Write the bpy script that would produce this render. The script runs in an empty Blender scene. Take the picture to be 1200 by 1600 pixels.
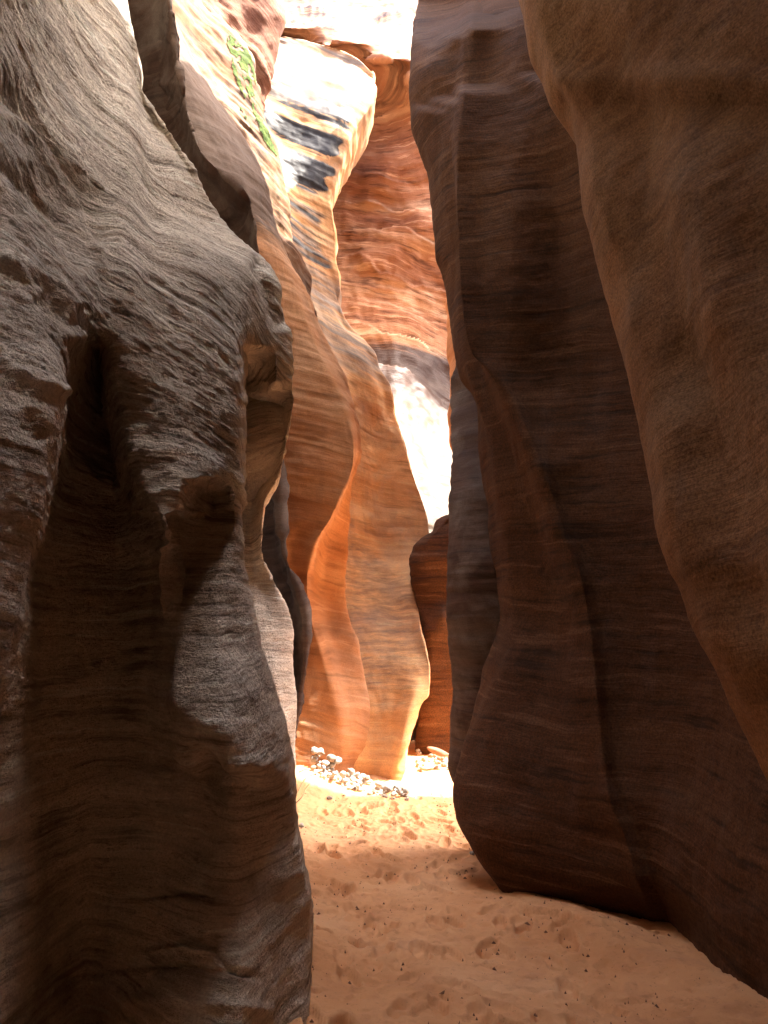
import bpy, math, random
import numpy as np

random.seed(4)
rng = np.random.default_rng(7)
S = bpy.context.scene
COL = S.collection

# ------------------------------------------------------------------ camera model
F = 1232.0
PITCH = math.radians(11.0)
CZ = 1.55
cp, sp = math.cos(PITCH), math.sin(PITCH)


def at(u, v, Y):
    """world point on the view line through photo pixel (u, v) at world distance Y"""
    u = np.asarray(u, float); v = np.asarray(v, float); Y = np.asarray(Y, float)
    a = (u - 600.0) / F
    b = (800.0 - v) / F
    dy = cp - sp * b
    dz = sp + cp * b
    return np.stack([a / dy * Y, Y, CZ + dz / dy * Y], -1)


# ------------------------------------------------------------------ numpy noise
_perm = rng.permutation(256)
_perm = np.concatenate([_perm, _perm, _perm])
_g = rng.normal(size=(256, 3)); _g /= np.linalg.norm(_g, axis=1)[:, None]


def noise(P):
    P = np.asarray(P, float)
    i = np.floor(P).astype(int)
    f = P - i
    w = f * f * f * (f * (f * 6 - 15) + 10)
    i &= 255
    out = 0
    for dx in (0, 1):
        for dy in (0, 1):
            for dz in (0, 1):
                h = _perm[_perm[_perm[i[..., 0] + dx] + i[..., 1] + dy] + i[..., 2] + dz]
                d = f - np.array([dx, dy, dz])
                n = (_g[h] * d).sum(-1)
                ww = (w[..., 0] if dx else 1 - w[..., 0]) * (w[..., 1] if dy else 1 - w[..., 1]) * (w[..., 2] if dz else 1 - w[..., 2])
                out = out + n * ww
    return out * 1.6


def fbm(P, octs=4, gain=0.5):
    s, a = 0, 1.0
    for k in range(octs):
        s = s + a * noise(P * (2.03 ** k) + 17.3 * k)
        a *= gain
    return s


def sstep(a, b, x):
    t = np.clip((x - a) / (b - a), 0, 1)
    return t * t * (3 - 2 * t)


# ------------------------------------------------------------------ monotone cubic interpolation
def pchip(x, y, q):
    x = np.asarray(x, float); y = np.asarray(y, float)
    if y.ndim == 1:
        y = y[:, None]; flat = True
    else:
        flat = False
    n = len(x)
    h = np.diff(x)
    d = np.diff(y, axis=0) / h[:, None]
    m = np.zeros_like(y)
    if n == 2:
        m[:] = d[0]
    else:
        w1 = (2 * h[1:] + h[:-1])[:, None]; w2 = (h[1:] + 2 * h[:-1])[:, None]
        same = d[:-1] * d[1:] > 0
        with np.errstate(divide='ignore', invalid='ignore'):
            hm = (w1 + w2) / (w1 / d[:-1] + w2 / d[1:])
        m[1:-1] = np.where(same, np.nan_to_num(hm), 0)
        m[0] = d[0]; m[-1] = d[-1]
    q = np.clip(np.asarray(q, float), x[0], x[-1])
    k = np.clip(np.searchsorted(x, q, side='right') - 1, 0, n - 2)
    hk = h[k]; t = (q - x[k]) / hk
    t = t[:, None]; hk = hk[:, None]
    r = ((2 * t**3 - 3 * t**2 + 1) * y[k] + (t**3 - 2 * t**2 + t) * hk * m[k]
         + (-2 * t**3 + 3 * t**2) * y[k + 1] + (t**3 - t**2) * hk * m[k + 1])
    return r[:, 0] if flat else r


# ------------------------------------------------------------------ rock loft
def rib_pts(rib, rows_t, vtop, vbot):
    a = np.array(rib, float)
    v = vtop + rows_t * (vbot - vtop)
    return at(pchip(a[:, 0], a[:, 1], v), v, pchip(a[:, 0], a[:, 2], v))


def loft(name, ribs, pre=(), post=(), vtop=-300, vbot=1720, dv=2.6, ds=2.6, ztop=12.0, lean=(0, 0),
         cap=(0, 10), disp=None, mat=None, hfun=None, hidden_rows=None, nmin=2):
    """ribs: visible profiles traced top to bottom as (v, u, Y); pre/post: hidden profiles as world offsets of the
    first/last rib, which carry the mass of rock back behind what shows."""
    vt = vtop if isinstance(vtop, (list, tuple)) else [vtop] * len(ribs)
    vmin = max(min(vt), -12)
    va = np.linspace(min(vt), vmin, 24, endpoint=False) if min(vt) < -20 else np.array([])
    vb = np.arange(vmin, 1606, dv)
    vc = np.linspace(1608, vbot, 10)
    vs = np.concatenate([va, vb, vc])
    tt = (vs - vs[0]) / (vs[-1] - vs[0])
    P = [rib_pts(r, tt, vt[i], vbot) for i, r in enumerate(ribs)]
    U = [pchip(np.array(r, float)[:, 0], np.array(r, float)[:, 1], vs) for r in ribs]
    vis = [True] * len(P)
    for o in pre:
        P.insert(0, P[0] * 1.0 + (o(P[0]) if callable(o) else np.array(o))); vis.insert(0, False); U.insert(0, None)
    for o in post:
        P.append(P[-1] * 1.0 + (o(P[-1]) if callable(o) else np.array(o))); vis.append(False); U.append(None)
    P = np.array(P)                                    # ribs x rows x 3
    R, N, _ = P.shape
    # carry every rib down below the ground and up to the rim
    low = P[:, -1].copy(); low[:, 2] = np.minimum(low[:, 2], 0) - 0.5
    ext = []
    z0 = P[:, 0, 2]
    for k in np.linspace(1, 0, 9)[:-1]:
        q = P[:, 0].copy()
        dz = np.maximum(ztop - z0, 0.15) * k
        sx = lean[0](q, dz) if callable(lean[0]) else lean[0] * dz
        q[:, 2] += dz; q[:, 0] += sx; q[:, 1] += lean[1] * dz
        ext.append(q)
    lid0 = ext[0].copy(); c = np.array([cap[0], cap[1], 0.0])
    lid = []
    for k in (1.0, 0.5, 0.12):
        q = lid0.copy(); q[:, :2] = c[:2] + (q[:, :2] - c[:2]) * (1 - k); q[:, 2] += 0.25 * math.sin(k * 1.5)
        lid.append(q)
    P = np.concatenate([np.array(lid + ext).transpose(1, 0, 2), P, low[:, None]], 1)
    nlid = len(lid)
    n0 = nlid + len(ext)
    N = P.shape[1]
    chord = np.linalg.norm(np.diff(P[:, n0:], axis=0), axis=2).mean(1)
    x = np.concatenate([[0], np.cumsum(np.maximum(chord, 0.03))])
    q = []
    for i in range(R - 1):
        if vis[i] and vis[i + 1]:
            mx = np.abs(U[i + 1] - U[i])[(vs > 0) & (vs < 1600)].max()
            n = max(nmin, int(mx / ds))
        else:
            n = 10 if (i > 0 and vis[i]) or (i + 1 < R and vis[i + 1]) else 6
        q += list(np.linspace(x[i], x[i + 1], n, endpoint=False))
    q.append(x[-1]); q = np.array(q)
    G = pchip(x, P.reshape(R, -1), q).reshape(len(q), N, 3)
    # normals towards the open side
    ds_ = np.gradient(G, axis=0); dt_ = np.gradient(G, axis=1)
    nr = np.cross(ds_, dt_); nr /= np.linalg.norm(nr, axis=2, keepdims=True) + 1e-12
    iv = int(np.argmax(np.array(q) >= x[[k for k in range(R) if vis[k]][len([k for k in range(R) if vis[k]]) // 2]]))
    mid = G[iv, N // 2]
    if np.dot(nr[iv, N // 2], np.array([0, 0, CZ]) - mid) < 0:
        nr = -nr; flip = True
    else:
        flip = False
    H = hfun(G) if hfun else G[..., 2]
    if disp:
        D = disp(G, H)
        D[:, :nlid] = 0
        G = G + nr * D[..., None]
    nq, nn = G.shape[:2]
    idx = np.arange(nq * nn).reshape(nq, nn)
    f = np.stack([idx[:-1, :-1], idx[1:, :-1], idx[1:, 1:], idx[:-1, 1:]], -1).reshape(-1, 4)
    if not flip:
        f = f[:, ::-1]
    ob = mesh_obj(name, G.reshape(-1, 3), f, mat)
    at_ = ob.data.attributes.new('strata', 'FLOAT', 'POINT')
    at_.data.foreach_set('value', H.reshape(-1).astype(np.float32))
    ob['_dummy'] = 0; del ob['_dummy']
    return ob, G, H, nr


def mesh_obj(name, V, faces, mat, smooth=True):
    me = bpy.data.meshes.new(name)
    V = np.asarray(V, np.float32); faces = np.asarray(faces, np.int32)
    k = faces.shape[1]
    me.vertices.add(len(V)); me.vertices.foreach_set('co', V.ravel())
    me.loops.add(faces.size); me.loops.foreach_set('vertex_index', faces.ravel())
    me.polygons.add(len(faces)); me.polygons.foreach_set('loop_start', np.arange(0, faces.size, k, dtype=np.int32))
    me.update(calc_edges=True); me.validate()
    me.polygons.foreach_set('use_smooth', np.full(len(me.polygons), smooth))
    if mat: me.materials.append(mat)
    ob = bpy.data.objects.new(name, me); COL.objects.link(ob)
    return ob


def tag(o, label, cat, group=None, kind=None):
    if label: o['label'] = label
    if cat: o['category'] = cat
    if group: o['group'] = group
    if kind: o['kind'] = kind
    return o


# ------------------------------------------------------------------ materials
class NT:
    def __init__(s, name):
        s.m = bpy.data.materials.new(name); s.m.use_nodes = True
        s.t = s.m.node_tree; s.n = s.t.nodes; s.n.clear()
        s.out = s.n.new('ShaderNodeOutputMaterial'); s.b = s.n.new('ShaderNodeBsdfPrincipled')
        s.t.links.new(s.b.outputs[0], s.out.inputs[0])
        s.pos = s.n.new('ShaderNodeNewGeometry').outputs['Position']

    def link(s, a, b): s.t.links.new(a, b)

    def put(s, inp, v):
        if hasattr(v, 'links') or isinstance(v, bpy.types.NodeSocket): s.link(v, inp)
        else: inp.default_value = v

    def math(s, op, a, b=0.0, clamp=False):
        n = s.n.new('ShaderNodeMath'); n.operation = op; n.use_clamp = clamp
        s.put(n.inputs[0], a); s.put(n.inputs[1], b); return n.outputs[0]

    def sep(s, v):
        n = s.n.new('ShaderNodeSeparateXYZ'); s.link(v, n.inputs[0]); return n.outputs

    def comb(s, x, y, z):
        n = s.n.new('ShaderNodeCombineXYZ')
        for i, a in enumerate((x, y, z)): s.put(n.inputs[i], a)
        return n.outputs[0]

    def noise(s, vec, scale, detail=4, rough=0.55, dist=0.0):
        n = s.n.new('ShaderNodeTexNoise'); s.link(vec, n.inputs['Vector'])
        n.inputs['Scale'].default_value = scale; n.inputs['Detail'].default_value = detail
        n.inputs['Roughness'].default_value = rough; n.inputs['Distortion'].default_value = dist
        return n.outputs['Fac']

    def ramp(s, fac, stops, interp='LINEAR'):
        n = s.n.new('ShaderNodeValToRGB'); s.link(fac, n.inputs[0]); r = n.color_ramp; r.interpolation = interp
        while len(r.elements) < len(stops): r.elements.new(0.5)
        for e, (p, c) in zip(r.elements, stops):
            e.position = p; e.color = (*c, 1) if len(c) == 3 else c
        return n.outputs[0]

    def fit(s, fac, a, b, c=0.0, d=1.0):
        n = s.n.new('ShaderNodeMapRange'); s.link(fac, n.inputs[0])
        for i, v in enumerate((a, b, c, d)): n.inputs[i + 1].default_value = v
        return n.outputs[0]

    def mix(s, fac, a, b, mode='MIX'):
        n = s.n.new('ShaderNodeMix'); n.data_type = 'RGBA'; n.blend_type = mode
        s.put(n.inputs[0], fac)
        for i, v in ((6, a), (7, b)):
            if isinstance(v, tuple): n.inputs[i].default_value = (*v, 1) if len(v) == 3 else v
            else: s.link(v, n.inputs[i])
        return n.outputs[2]

    def attr(s, name):
        n = s.n.new('ShaderNodeAttribute'); n.attribute_name = name; return n.outputs['Fac']


def rock_mat(name, cols, freq=3.0, line=0.5, linefreq=16, streak=0.4, streakcol=(0.06, 0.045, 0.04), blotch=0.4, blotchcol=(0.3, 0.26, 0.22),
             bump=0.35, bdist=0.012, rough=0.88, bfreq=55, varn=None, pale=None, stain=None, grain=90, crust=0.0, streakscale=5.0, bx=4.0, vfreq=7.0, gmix=0.35):
    N = NT(name)
    x, y, z = N.sep(N.pos)
    h = N.attr('strata')
    warp = N.noise(N.pos, 1.1, 3)
    hw = N.math('ADD', h, N.math('MULTIPLY', N.math('SUBTRACT', warp, 0.5), 0.16))
    lay = N.comb(N.math('MULTIPLY', x, 0.3), N.math('MULTIPLY', y, 0.3), N.math('MULTIPLY', hw, freq))
    n1 = N.noise(lay, 1.0, 5, 0.62)
    col = N.ramp(n1, [(0.28, cols[0]), (0.48, cols[1]), (0.70, cols[2])])
    # broad blotches of mineral crust
    bl = N.fit(N.noise(N.pos, 1.7, 5, 0.65, 0.4), 0.45, 0.68)
    col = N.mix(N.math('MULTIPLY', bl, blotch), col, blotchcol)
    # thin darker bedding lines
    lay2 = N.comb(N.math('MULTIPLY', x, 1.1), N.math('MULTIPLY', y, 1.1), N.math('MULTIPLY', hw, linefreq))
    n2 = N.noise(lay2, 1.0, 4, 0.6)
    ln = N.math('MULTIPLY', N.fit(n2, 0.52, 0.66), line)
    ln = N.math('MULTIPLY', ln, N.fit(N.noise(N.pos, 2.3, 2), 0.35, 0.6))
    col = N.mix(ln, col, N.mix(0.5, col, tuple(c * 0.35 for c in cols[0])), 'MIX')
    col = N.mix(N.math('MULTIPLY', ln, 0.8), col, tuple(c * 0.45 for c in cols[0]))
    lt = N.math('MULTIPLY', N.fit(n2, 0.42, 0.34), line * 0.7)
    col = N.mix(lt, col, tuple(min(0.8, c * 1.25 + 0.02) for c in cols[2]))
    # vertical desert varnish runs
    sv = N.comb(N.math('MULTIPLY', x, streakscale), N.math('MULTIPLY', y, streakscale), N.math('MULTIPLY', z, 0.22))
    st = N.fit(N.noise(sv, 1.0, 4, 0.6, 0.3), 0.5, 0.72)
    st = N.math('MULTIPLY', N.math('MULTIPLY', st, N.fit(N.noise(N.pos, 0.7, 3), 0.38, 0.62)), streak)
    col = N.mix(st, col, streakcol)
    roughv = rough
    if varn:
        va = N.attr('varnish')
        vm = N.fit(N.math('ADD', va, N.math('MULTIPLY', N.math('SUBTRACT', N.noise(N.comb(N.math('MULTIPLY', x, 0.3), N.math('MULTIPLY', y, 0.1), N.math('MULTIPLY', h, vfreq)), 1.0, 5, 0.65), 0.5), 1.3)), 0.42, 0.72)
        vm = N.math('MULTIPLY', vm, N.fit(va, 0.02, 0.2), True)
        col = N.mix(vm, col, varn)
        roughv = N.math('SUBTRACT', rough, N.math('MULTIPLY', vm, 0.36))
    if stain:
        sa = N.attr('stain')
        sm = N.fit(N.math('ADD', sa, N.math('MULTIPLY', N.math('SUBTRACT', N.noise(N.comb(N.math('MULTIPLY', x, 3.0), N.math('MULTIPLY', y, 3.0), N.math('MULTIPLY', hw, 20.0)), 1.0, 5, 0.7), 0.5), 1.6)), 0.35, 0.95)
        col = N.mix(N.math('MULTIPLY', N.math('MULTIPLY', sm, N.fit(sa, 0.02, 0.3)), 0.85), col, stain)
    if pale:
        pa = N.attr('pale')
        pm = N.math('MULTIPLY', pa, N.fit(N.noise(lay2, 0.7, 3, 0.6), 0.30, 0.6), True)
        col = N.mix(pm, col, pale)
    gr = N.noise(N.pos, grain, 3, 0.7)
    col = N.mix(gmix, col, N.mix(1.0, col, N.ramp(gr, [(0.32, (0.45, 0.45, 0.45)), (0.68, (1.5, 1.5, 1.5))]), 'MULTIPLY'))
    if crust:
        ck = N.noise(N.comb(N.math('MULTIPLY', x, 8.0), N.math('MULTIPLY', y, 8.0), N.math('MULTIPLY', hw, 30.0)), 1.0, 6, 0.72)
        col = N.mix(N.math('MULTIPLY', N.fit(ck, 0.56, 0.70), 0.55), col, tuple(min(0.8, c * 1.2) for c in cols[2]))  # crust edges painted lighter as if catching light
        col = N.mix(N.math('MULTIPLY', N.fit(ck, 0.44, 0.32), 0.65), col, tuple(c * 0.4 for c in cols[0]))
    N.link(col, N.b.inputs['Base Color'])
    N.put(N.b.inputs['Roughness'], roughv)
    N.b.inputs['Specular IOR Level'].default_value = 0.3
    lay3 = N.comb(N.math('MULTIPLY', x, bx), N.math('MULTIPLY', y, bx), N.math('MULTIPLY', hw, bfreq))
    b1 = N.noise(lay3, 1.0, 5, 0.65)
    b2 = N.noise(N.pos, 42, 4, 0.7)
    hh = N.math('ADD', N.math('MULTIPLY', b1, 1.0), N.math('MULTIPLY', b2, 0.5 + crust))
    hh = N.math('ADD', hh, N.math('MULTIPLY', n2, 1.2))
    if crust: hh = N.math('ADD', hh, N.math('MULTIPLY', N.noise(N.comb(N.math('MULTIPLY', x, 9.0), N.math('MULTIPLY', y, 9.0), N.math('MULTIPLY', hw, 22.0)), 1.0, 6, 0.7), 2.0))
    bp = N.n.new('ShaderNodeBump'); bp.inputs['Strength'].default_value = bump; bp.inputs['Distance'].default_value = bdist
    N.link(hh, bp.inputs['Height']); N.link(bp.outputs[0], N.b.inputs['Normal'])
    return N.m


GREY = ((0.40, 0.315, 0.24), (0.61, 0.52, 0.42), (0.74, 0.66, 0.55))
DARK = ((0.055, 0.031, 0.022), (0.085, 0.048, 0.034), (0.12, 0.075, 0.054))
ORNG = ((0.32, 0.13, 0.052), (0.47, 0.215, 0.09), (0.60, 0.34, 0.175))
REDD = ((0.13, 0.045, 0.025), (0.19, 0.075, 0.04), (0.28, 0.13, 0.075))
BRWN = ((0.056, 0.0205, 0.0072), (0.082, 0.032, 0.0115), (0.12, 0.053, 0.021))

M = {}
M['near'] = rock_mat('grey_crusted_sandstone', GREY, 4.5, 1.0, 30, 0.35, bump=1.0, bdist=0.014, blotch=0.35, blotchcol=(0.5, 0.46, 0.39), crust=1.0, bx=12.0, bfreq=52, stain=(0.27, 0.23, 0.19))
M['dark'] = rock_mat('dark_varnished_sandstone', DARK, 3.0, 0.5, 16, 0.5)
M['fin'] = rock_mat('orange_sandstone', ORNG, 2.4, 0.4, 17, 0.3, stain=(0.065, 0.054, 0.045), streakcol=(0.16, 0.10, 0.07), blotch=0.25, blotchcol=(0.5, 0.33, 0.2), bump=0.3)
M['strip'] = rock_mat('pale_orange_sandstone', ((0.10, 0.032, 0.011), (0.18, 0.08, 0.03), (0.25, 0.155, 0.08)), 2.5, 0.9, 12, 0.3, streakcol=(0.2, 0.13, 0.09))
M['red'] = rock_mat('red_sandstone', REDD, 2.0, 0.5, 9, 0.3, streakcol=(0.16, 0.07, 0.05), blotch=0.2, blotchcol=(0.5, 0.28, 0.18), bump=0.5, bdist=0.03, bfreq=25)
M['pillar'] = rock_mat('streaked_sandstone', ((0.50, 0.225, 0.085), (0.66, 0.345, 0.14), (0.74, 0.46, 0.22)), 2.2, 0.5, 16, 0.25, streakcol=(0.14, 0.1, 0.08),
                       varn=(0.018, 0.014, 0.013), pale=(0.20, 0.165, 0.135), stain=(0.17, 0.115, 0.085), bump=0.3, bdist=0.012, bfreq=30)
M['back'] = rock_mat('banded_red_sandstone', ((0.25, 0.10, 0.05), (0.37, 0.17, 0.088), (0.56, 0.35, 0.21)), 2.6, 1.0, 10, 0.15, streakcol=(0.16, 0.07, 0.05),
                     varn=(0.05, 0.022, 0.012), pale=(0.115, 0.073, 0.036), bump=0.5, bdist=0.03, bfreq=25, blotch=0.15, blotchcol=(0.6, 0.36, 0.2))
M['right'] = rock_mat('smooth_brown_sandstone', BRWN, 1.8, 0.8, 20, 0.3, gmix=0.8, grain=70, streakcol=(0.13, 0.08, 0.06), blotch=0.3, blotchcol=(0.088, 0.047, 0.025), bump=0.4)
M['tan'] = rock_mat('smooth_tan_sandstone', ((0.21, 0.099, 0.042), (0.265, 0.131, 0.056), (0.315, 0.165, 0.077)), 1.2, 0.4, 14, 0.55, gmix=0.8, grain=80, streakcol=(0.13, 0.085, 0.06), blotch=0.45, blotchcol=(0.27, 0.165, 0.085), bump=0.35,
                    streakscale=3.0)


def rough_disp(strata=1.0, lump=1.0, fine=1.0, f0=5.0, seed=0.0, xs=(1.4, 2.4)):
    def d(G, H):
        L = lambda k, fx, f: noise(np.stack([G[..., 0] * fx + seed, G[..., 1] * fx + k, H * f], -1))
        D = lump * (0.05 * fbm(G * 0.9 + seed, 3) + 0.018 * fbm(G * 3.1 + seed, 3))
        mod = 0.5 + 0.5 * sstep(-0.3, 0.4, noise(G * 0.8 + 31 + seed))
        D = D + strata * mod * (0.022 * L(0, 0.4, f0) + 0.012 * L(5, 0.8, f0 * 2.3) + 0.007 * L(9, xs[0], f0 * 5) + 0.004 * L(13, xs[1], f0 * 10))
        D = D + fine * 0.003 * fbm(G * 14, 3)
        return D
    return d


# ------------------------------------------------------------------ LEFT NEAR WALL
S1 = [(-300, 170, 6.0), (0, 192, 5.7), (75, 210, 5.6), (130, 220, 5.5), (170, 240, 5.4), (215, 270, 5.35), (265, 300, 5.3), (320, 330, 5.3), (370, 370, 5.3),
      (400, 407, 5.3), (440, 438, 5.3), (465, 443, 5.3), (525, 452, 5.35), (600, 457, 5.4), (640, 455, 5.5), (700, 445, 5.9), (740, 436, 6.3), (790, 412, 6.8),
      (860, 408, 7.1), (920, 435, 7.4), (985, 457, 7.6), (1040, 456, 7.7), (1110, 464, 7.9), (1200, 463, 8.2), (1260, 457, 8.3), (1720, 457, 8.3)]
s1u = lambda v: float(pchip([p[0] for p in S1], [p[1] for p in S1], [v])[0])


def near_rib(fr, pts):
    top = []
    for v in (-300, 0, 75, 130, 170, 215, 265, 320):
        uL = -30 + 0.09 * max(v, 0)
        S = s1u(v)
        yl = 3.3 - 0.0012 * (v)
        yr = 5.75 - 0.0014 * v
        top.append((v, uL + fr * (S - uL), yl + (yr - yl) * fr ** 1.15))
    return top + pts


n_ribs = [
    [(-300, -250, 2.9), (0, -230, 2.7), (300, -190, 2.4), (700, -150, 1.95), (1720, -250, 1.8)],
    near_rib(0.0, [(440, 35, 2.75), (540, 60, 2.65), (640, 80, 2.5), (760, 60, 2.4), (880, 36, 2.35), (1000, 12, 2.3), (1100, -20, 2.35), (1200, -70, 2.45), (1300, -110, 2.5), (1720, -140, 2.5)]),
    near_rib(0.06, [(440, 62, 2.9), (540, 84, 2.8), (640, 90, 2.7), (760, 72, 2.65), (880, 45, 2.65), (1000, 20, 2.62), (1100, -8, 2.65), (1200, -50, 2.8), (1300, -85, 2.85), (1720, -110, 2.8)]),
    near_rib(0.17, [(440, 100, 3.05), (500, 112, 2.98), (525, 118, 2.98), (560, 120, 3.35), (640, 118, 3.6), (760, 108, 3.6), (900, 80, 3.55), (1100, 45, 3.5), (1300, 35, 3.4), (1720, 10, 3.3)]),
    near_rib(0.32, [(440, 147, 3.4), (490, 150, 3.32), (522, 153, 3.3), (548, 156, 3.7), (620, 163, 4.0), (760, 178, 4.05), (900, 180, 4.0), (1100, 160, 3.92), (1300, 145, 3.85), (1720, 125, 3.75)]),
    near_rib(0.43, [(440, 190, 3.55), (540, 186, 3.42), (575, 188, 3.40), (600, 191, 3.44), (640, 199, 3.45), (680, 207, 3.42), (770, 238, 3.32), (825, 262, 3.27), (850, 266, 3.34), (900, 270, 3.56), (1000, 262, 3.62), (1100, 256, 3.58), (1200, 275, 3.68), (1300, 290, 3.7),
                   (1450, 290, 3.5), (1600, 280, 3.3), (1720, 280, 3.15)]),
    near_rib(0.56, [(440, 240, 3.75), (540, 246, 3.6), (700, 268, 3.44), (775, 281, 3.32), (800, 283, 3.34), (815, 285, 3.85), (830, 286, 3.92), (850, 286, 3.92), (950, 280, 3.7), (1050, 275, 3.52), (1115, 281, 3.40), (1170, 306, 3.42), (1215, 325, 3.7),
                   (1330, 330, 3.6), (1450, 330, 3.45), (1720, 325, 3.12)]),
    near_rib(0.68, [(440, 288, 3.95), (540, 295, 3.75), (700, 316, 3.58), (745, 327, 3.5), (757, 331, 3.72), (775, 333, 4.02), (830, 334, 3.98), (900, 334, 3.78), (1000, 338, 3.58), (1100, 346, 3.38), (1150, 350, 3.28), (1195, 355, 3.28), (1230, 360, 3.58),
                   (1330, 365, 3.6), (1450, 370, 3.46), (1560, 370, 3.28), (1720, 370, 3.1)]),
    near_rib(0.81, [(440, 335, 4.15), (540, 345, 3.98), (700, 358, 3.85), (780, 364, 3.84), (800, 366, 3.98), (900, 367, 3.9), (1000, 376, 3.78), (1100, 398, 3.58), (1190, 414, 3.52), (1250, 428, 3.8), (1400, 450, 3.86), (1500, 450, 3.8),
                   (1600, 445, 3.7), (1720, 440, 3.6)]),
    near_rib(0.87, [(440, 360, 4.4), (500, 369, 4.25), (560, 372, 4.12), (600, 374, 4.06), (700, 375, 4.02), (810, 376, 4.05), (900, 381, 4.02), (990, 396, 3.95), (1075, 416, 3.9), (1140, 436, 3.88), (1180, 443, 3.9), (1260, 457, 4.0),
                   (1335, 470, 4.05), (1400, 485, 4.1), (1450, 486, 4.1), (1525, 482, 4.0), (1600, 480, 3.9), (1720, 478, 3.8)]),
    near_rib(0.93, [(440, 395, 4.68), (500, 398, 4.62), (538, 394, 4.6), (552, 390, 4.85), (575, 382, 5.8), (605, 374, 6.6), (680, 366, 7.0), (740, 362, 7.2), (860, 366, 7.2), (1000, 380, 7.0), (1200, 425, 7.0), (1400, 455, 6.8), (1720, 455, 6.8)]),
    near_rib(0.97, [(440, 424, 5.0), (500, 432, 4.98), (560, 432, 4.97), (596, 431, 5.02), (615, 428, 5.4), (640, 422, 6.4), (700, 408, 6.9), (760, 396, 7.15), (860, 390, 7.3), (985, 427, 7.35), (1200, 443, 7.7), (1260, 440, 8.0), (1720, 440, 8.0)]),
    S1,
]


def h_near(G):
    # cross bedding: steep on the upper left, level lower down
    x, y, z = G[..., 0], G[..., 1], G[..., 2]
    w = sstep(2.0, 4.2, z + 0.25 * fbm(G * 0.5, 2))
    left = sstep(4.6, 3.2, y)
    return z + w * (0.55 * (np.minimum(y, 4.9) - 3.0) + 0.5 * left * (y - 3.2)) + (0.2 + 0.8 * w) * (0.06 * fbm(G * np.array([0.8, 0.8, 0.8]), 3) + 0.12 * np.sin(y * 2.2 + z * 0.9))


def project(G):
    d = G - np.array([0, 0, CZ])
    zc = d[..., 1] * cp + d[..., 2] * sp
    yc = -d[..., 1] * sp + d[..., 2] * cp
    return 600 + F * d[..., 0] / zc, 800 - F * yc / zc


def crease(G, lines):
    """scour grooves (depth < 0) and ribs (> 0) traced along the rock face"""
    pu, pv = project(G)
    ok_ = (G[..., 1] > 1.5) & (pu > -80) & (pu < 520) & (pv > -60) & (pv < 1660)
    D = np.zeros(G.shape[:2])
    a, b = pu[ok_], pv[ok_]
    wob = 10 * fbm(G[ok_] * 2.5 + 7, 2)
    d_ = np.zeros(len(a))
    for depth, w, pts in lines:
        best = np.full(len(a), 1e9); tb = np.zeros(len(a))
        n = len(pts) - 1
        for k in range(n):
            (x0, y0), (x1, y1) = pts[k], pts[k + 1]
            t = np.clip(((a - x0) * (x1 - x0) + (b - y0) * (y1 - y0)) / ((x1 - x0) ** 2 + (y1 - y0) ** 2), 0, 1)
            d = np.hypot(a - x0 - t * (x1 - x0), b - y0 - t * (y1 - y0))
            m = d < best
            best[m] = d[m]; tb[m] = (k + t[m]) / n
        fade = sstep(0, 0.12, tb) * sstep(1.0, 0.88, tb)
        d_ += depth * fade * np.exp(-(np.maximum(best + wob * min(w / 20, 1), 0) / w) ** 2)
    D[ok_] = d_
    return D


NEAR_LINES = [
    (-0.07, 17, [(-20, 120), (40, 170), (90, 235), (140, 310), (168, 400)]),
    (0.035, 12, [(-20, 165), (40, 215), (90, 285), (140, 370), (165, 450)]),
    (-0.05, 15, [(-20, 240), (40, 290), (90, 350), (130, 430)]),
    (-0.025, 12, [(50, 462), (90, 487), (130, 515), (160, 560)]),
    (0.03, 9, [(-10, 400), (40, 425), (90, 450), (130, 490)]),
    (0.03, 9, [(-10, 560), (30, 590), (70, 605), (100, 615)]),
    (-0.015, 11, [(-10, 605), (30, 640), (60, 668), (85, 690)]),
    (0.03, 30, [(172, -40), (195, 100), (198, 230), (190, 350), (200, 470), (222, 560)]),
    (-0.03, 24, [(232, 110), (236, 220), (246, 320), (250, 420)]),
    (-0.05, 11, [(395, 400), (415, 440), (432, 480), (443, 520)]),
    (-0.05, 6, [(279, 790), (275, 860), (270, 930), (262, 1020), (257, 1100)]),
    (0.03, 9, [(262, 1165), (300, 1195), (335, 1238), (370, 1262)]),
    (-0.03, 9, [(285, 1160), (318, 1190), (352, 1226), (410, 1232)]),
    (-0.02, 5, [(220, 1480), (290, 1472), (335, 1482), (352, 1512), (400, 1524)]),
    (0.012, 4, [(220, 1488), (290, 1480), (330, 1490), (346, 1518), (396, 1534)]),
    (-0.03, 5, [(190, 1405), (240, 1400), (290, 1392), (340, 1402)]),
    (-0.02, 6, [(60, 1545), (180, 1516), (300, 1510), (420, 1530)]),
    (0.02, 12, [(100, 1500), (200, 1560), (330, 1570), (440, 1580)]),
    (-0.02, 4, [(240, 840), (262, 830), (275, 845)]),
    (-0.02, 4, [(244, 872), (268, 858), (276, 866)]),
]


def d_near(G, H):
    z, y = G[..., 2], G[..., 1]
    D = rough_disp(0.45 + 0.55 * sstep(1.2, 2.2, z), 0.45, 1.6, 7.0, 0.0, (4.0, 8.0))(G, H)
    # crusted, wavy lips on the upper left
    k = sstep(1.7, 2.6, z) * sstep(5.0, 3.6, y) * (y > 1.0)
    q = H * 5.5 + 0.5 * fbm(G * 2.0 + 3, 3)
    saw = (q - np.floor(q))
    D = D + k * 0.022 * (saw ** 2 - 0.4) * sstep(-0.25, 0.3, noise(G * 1.3 + 8))
    D = D + k * 0.012 * np.abs(fbm(G * np.array([7, 7, 16]), 3))
    return D + crease(G, NEAR_LINES)


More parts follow.
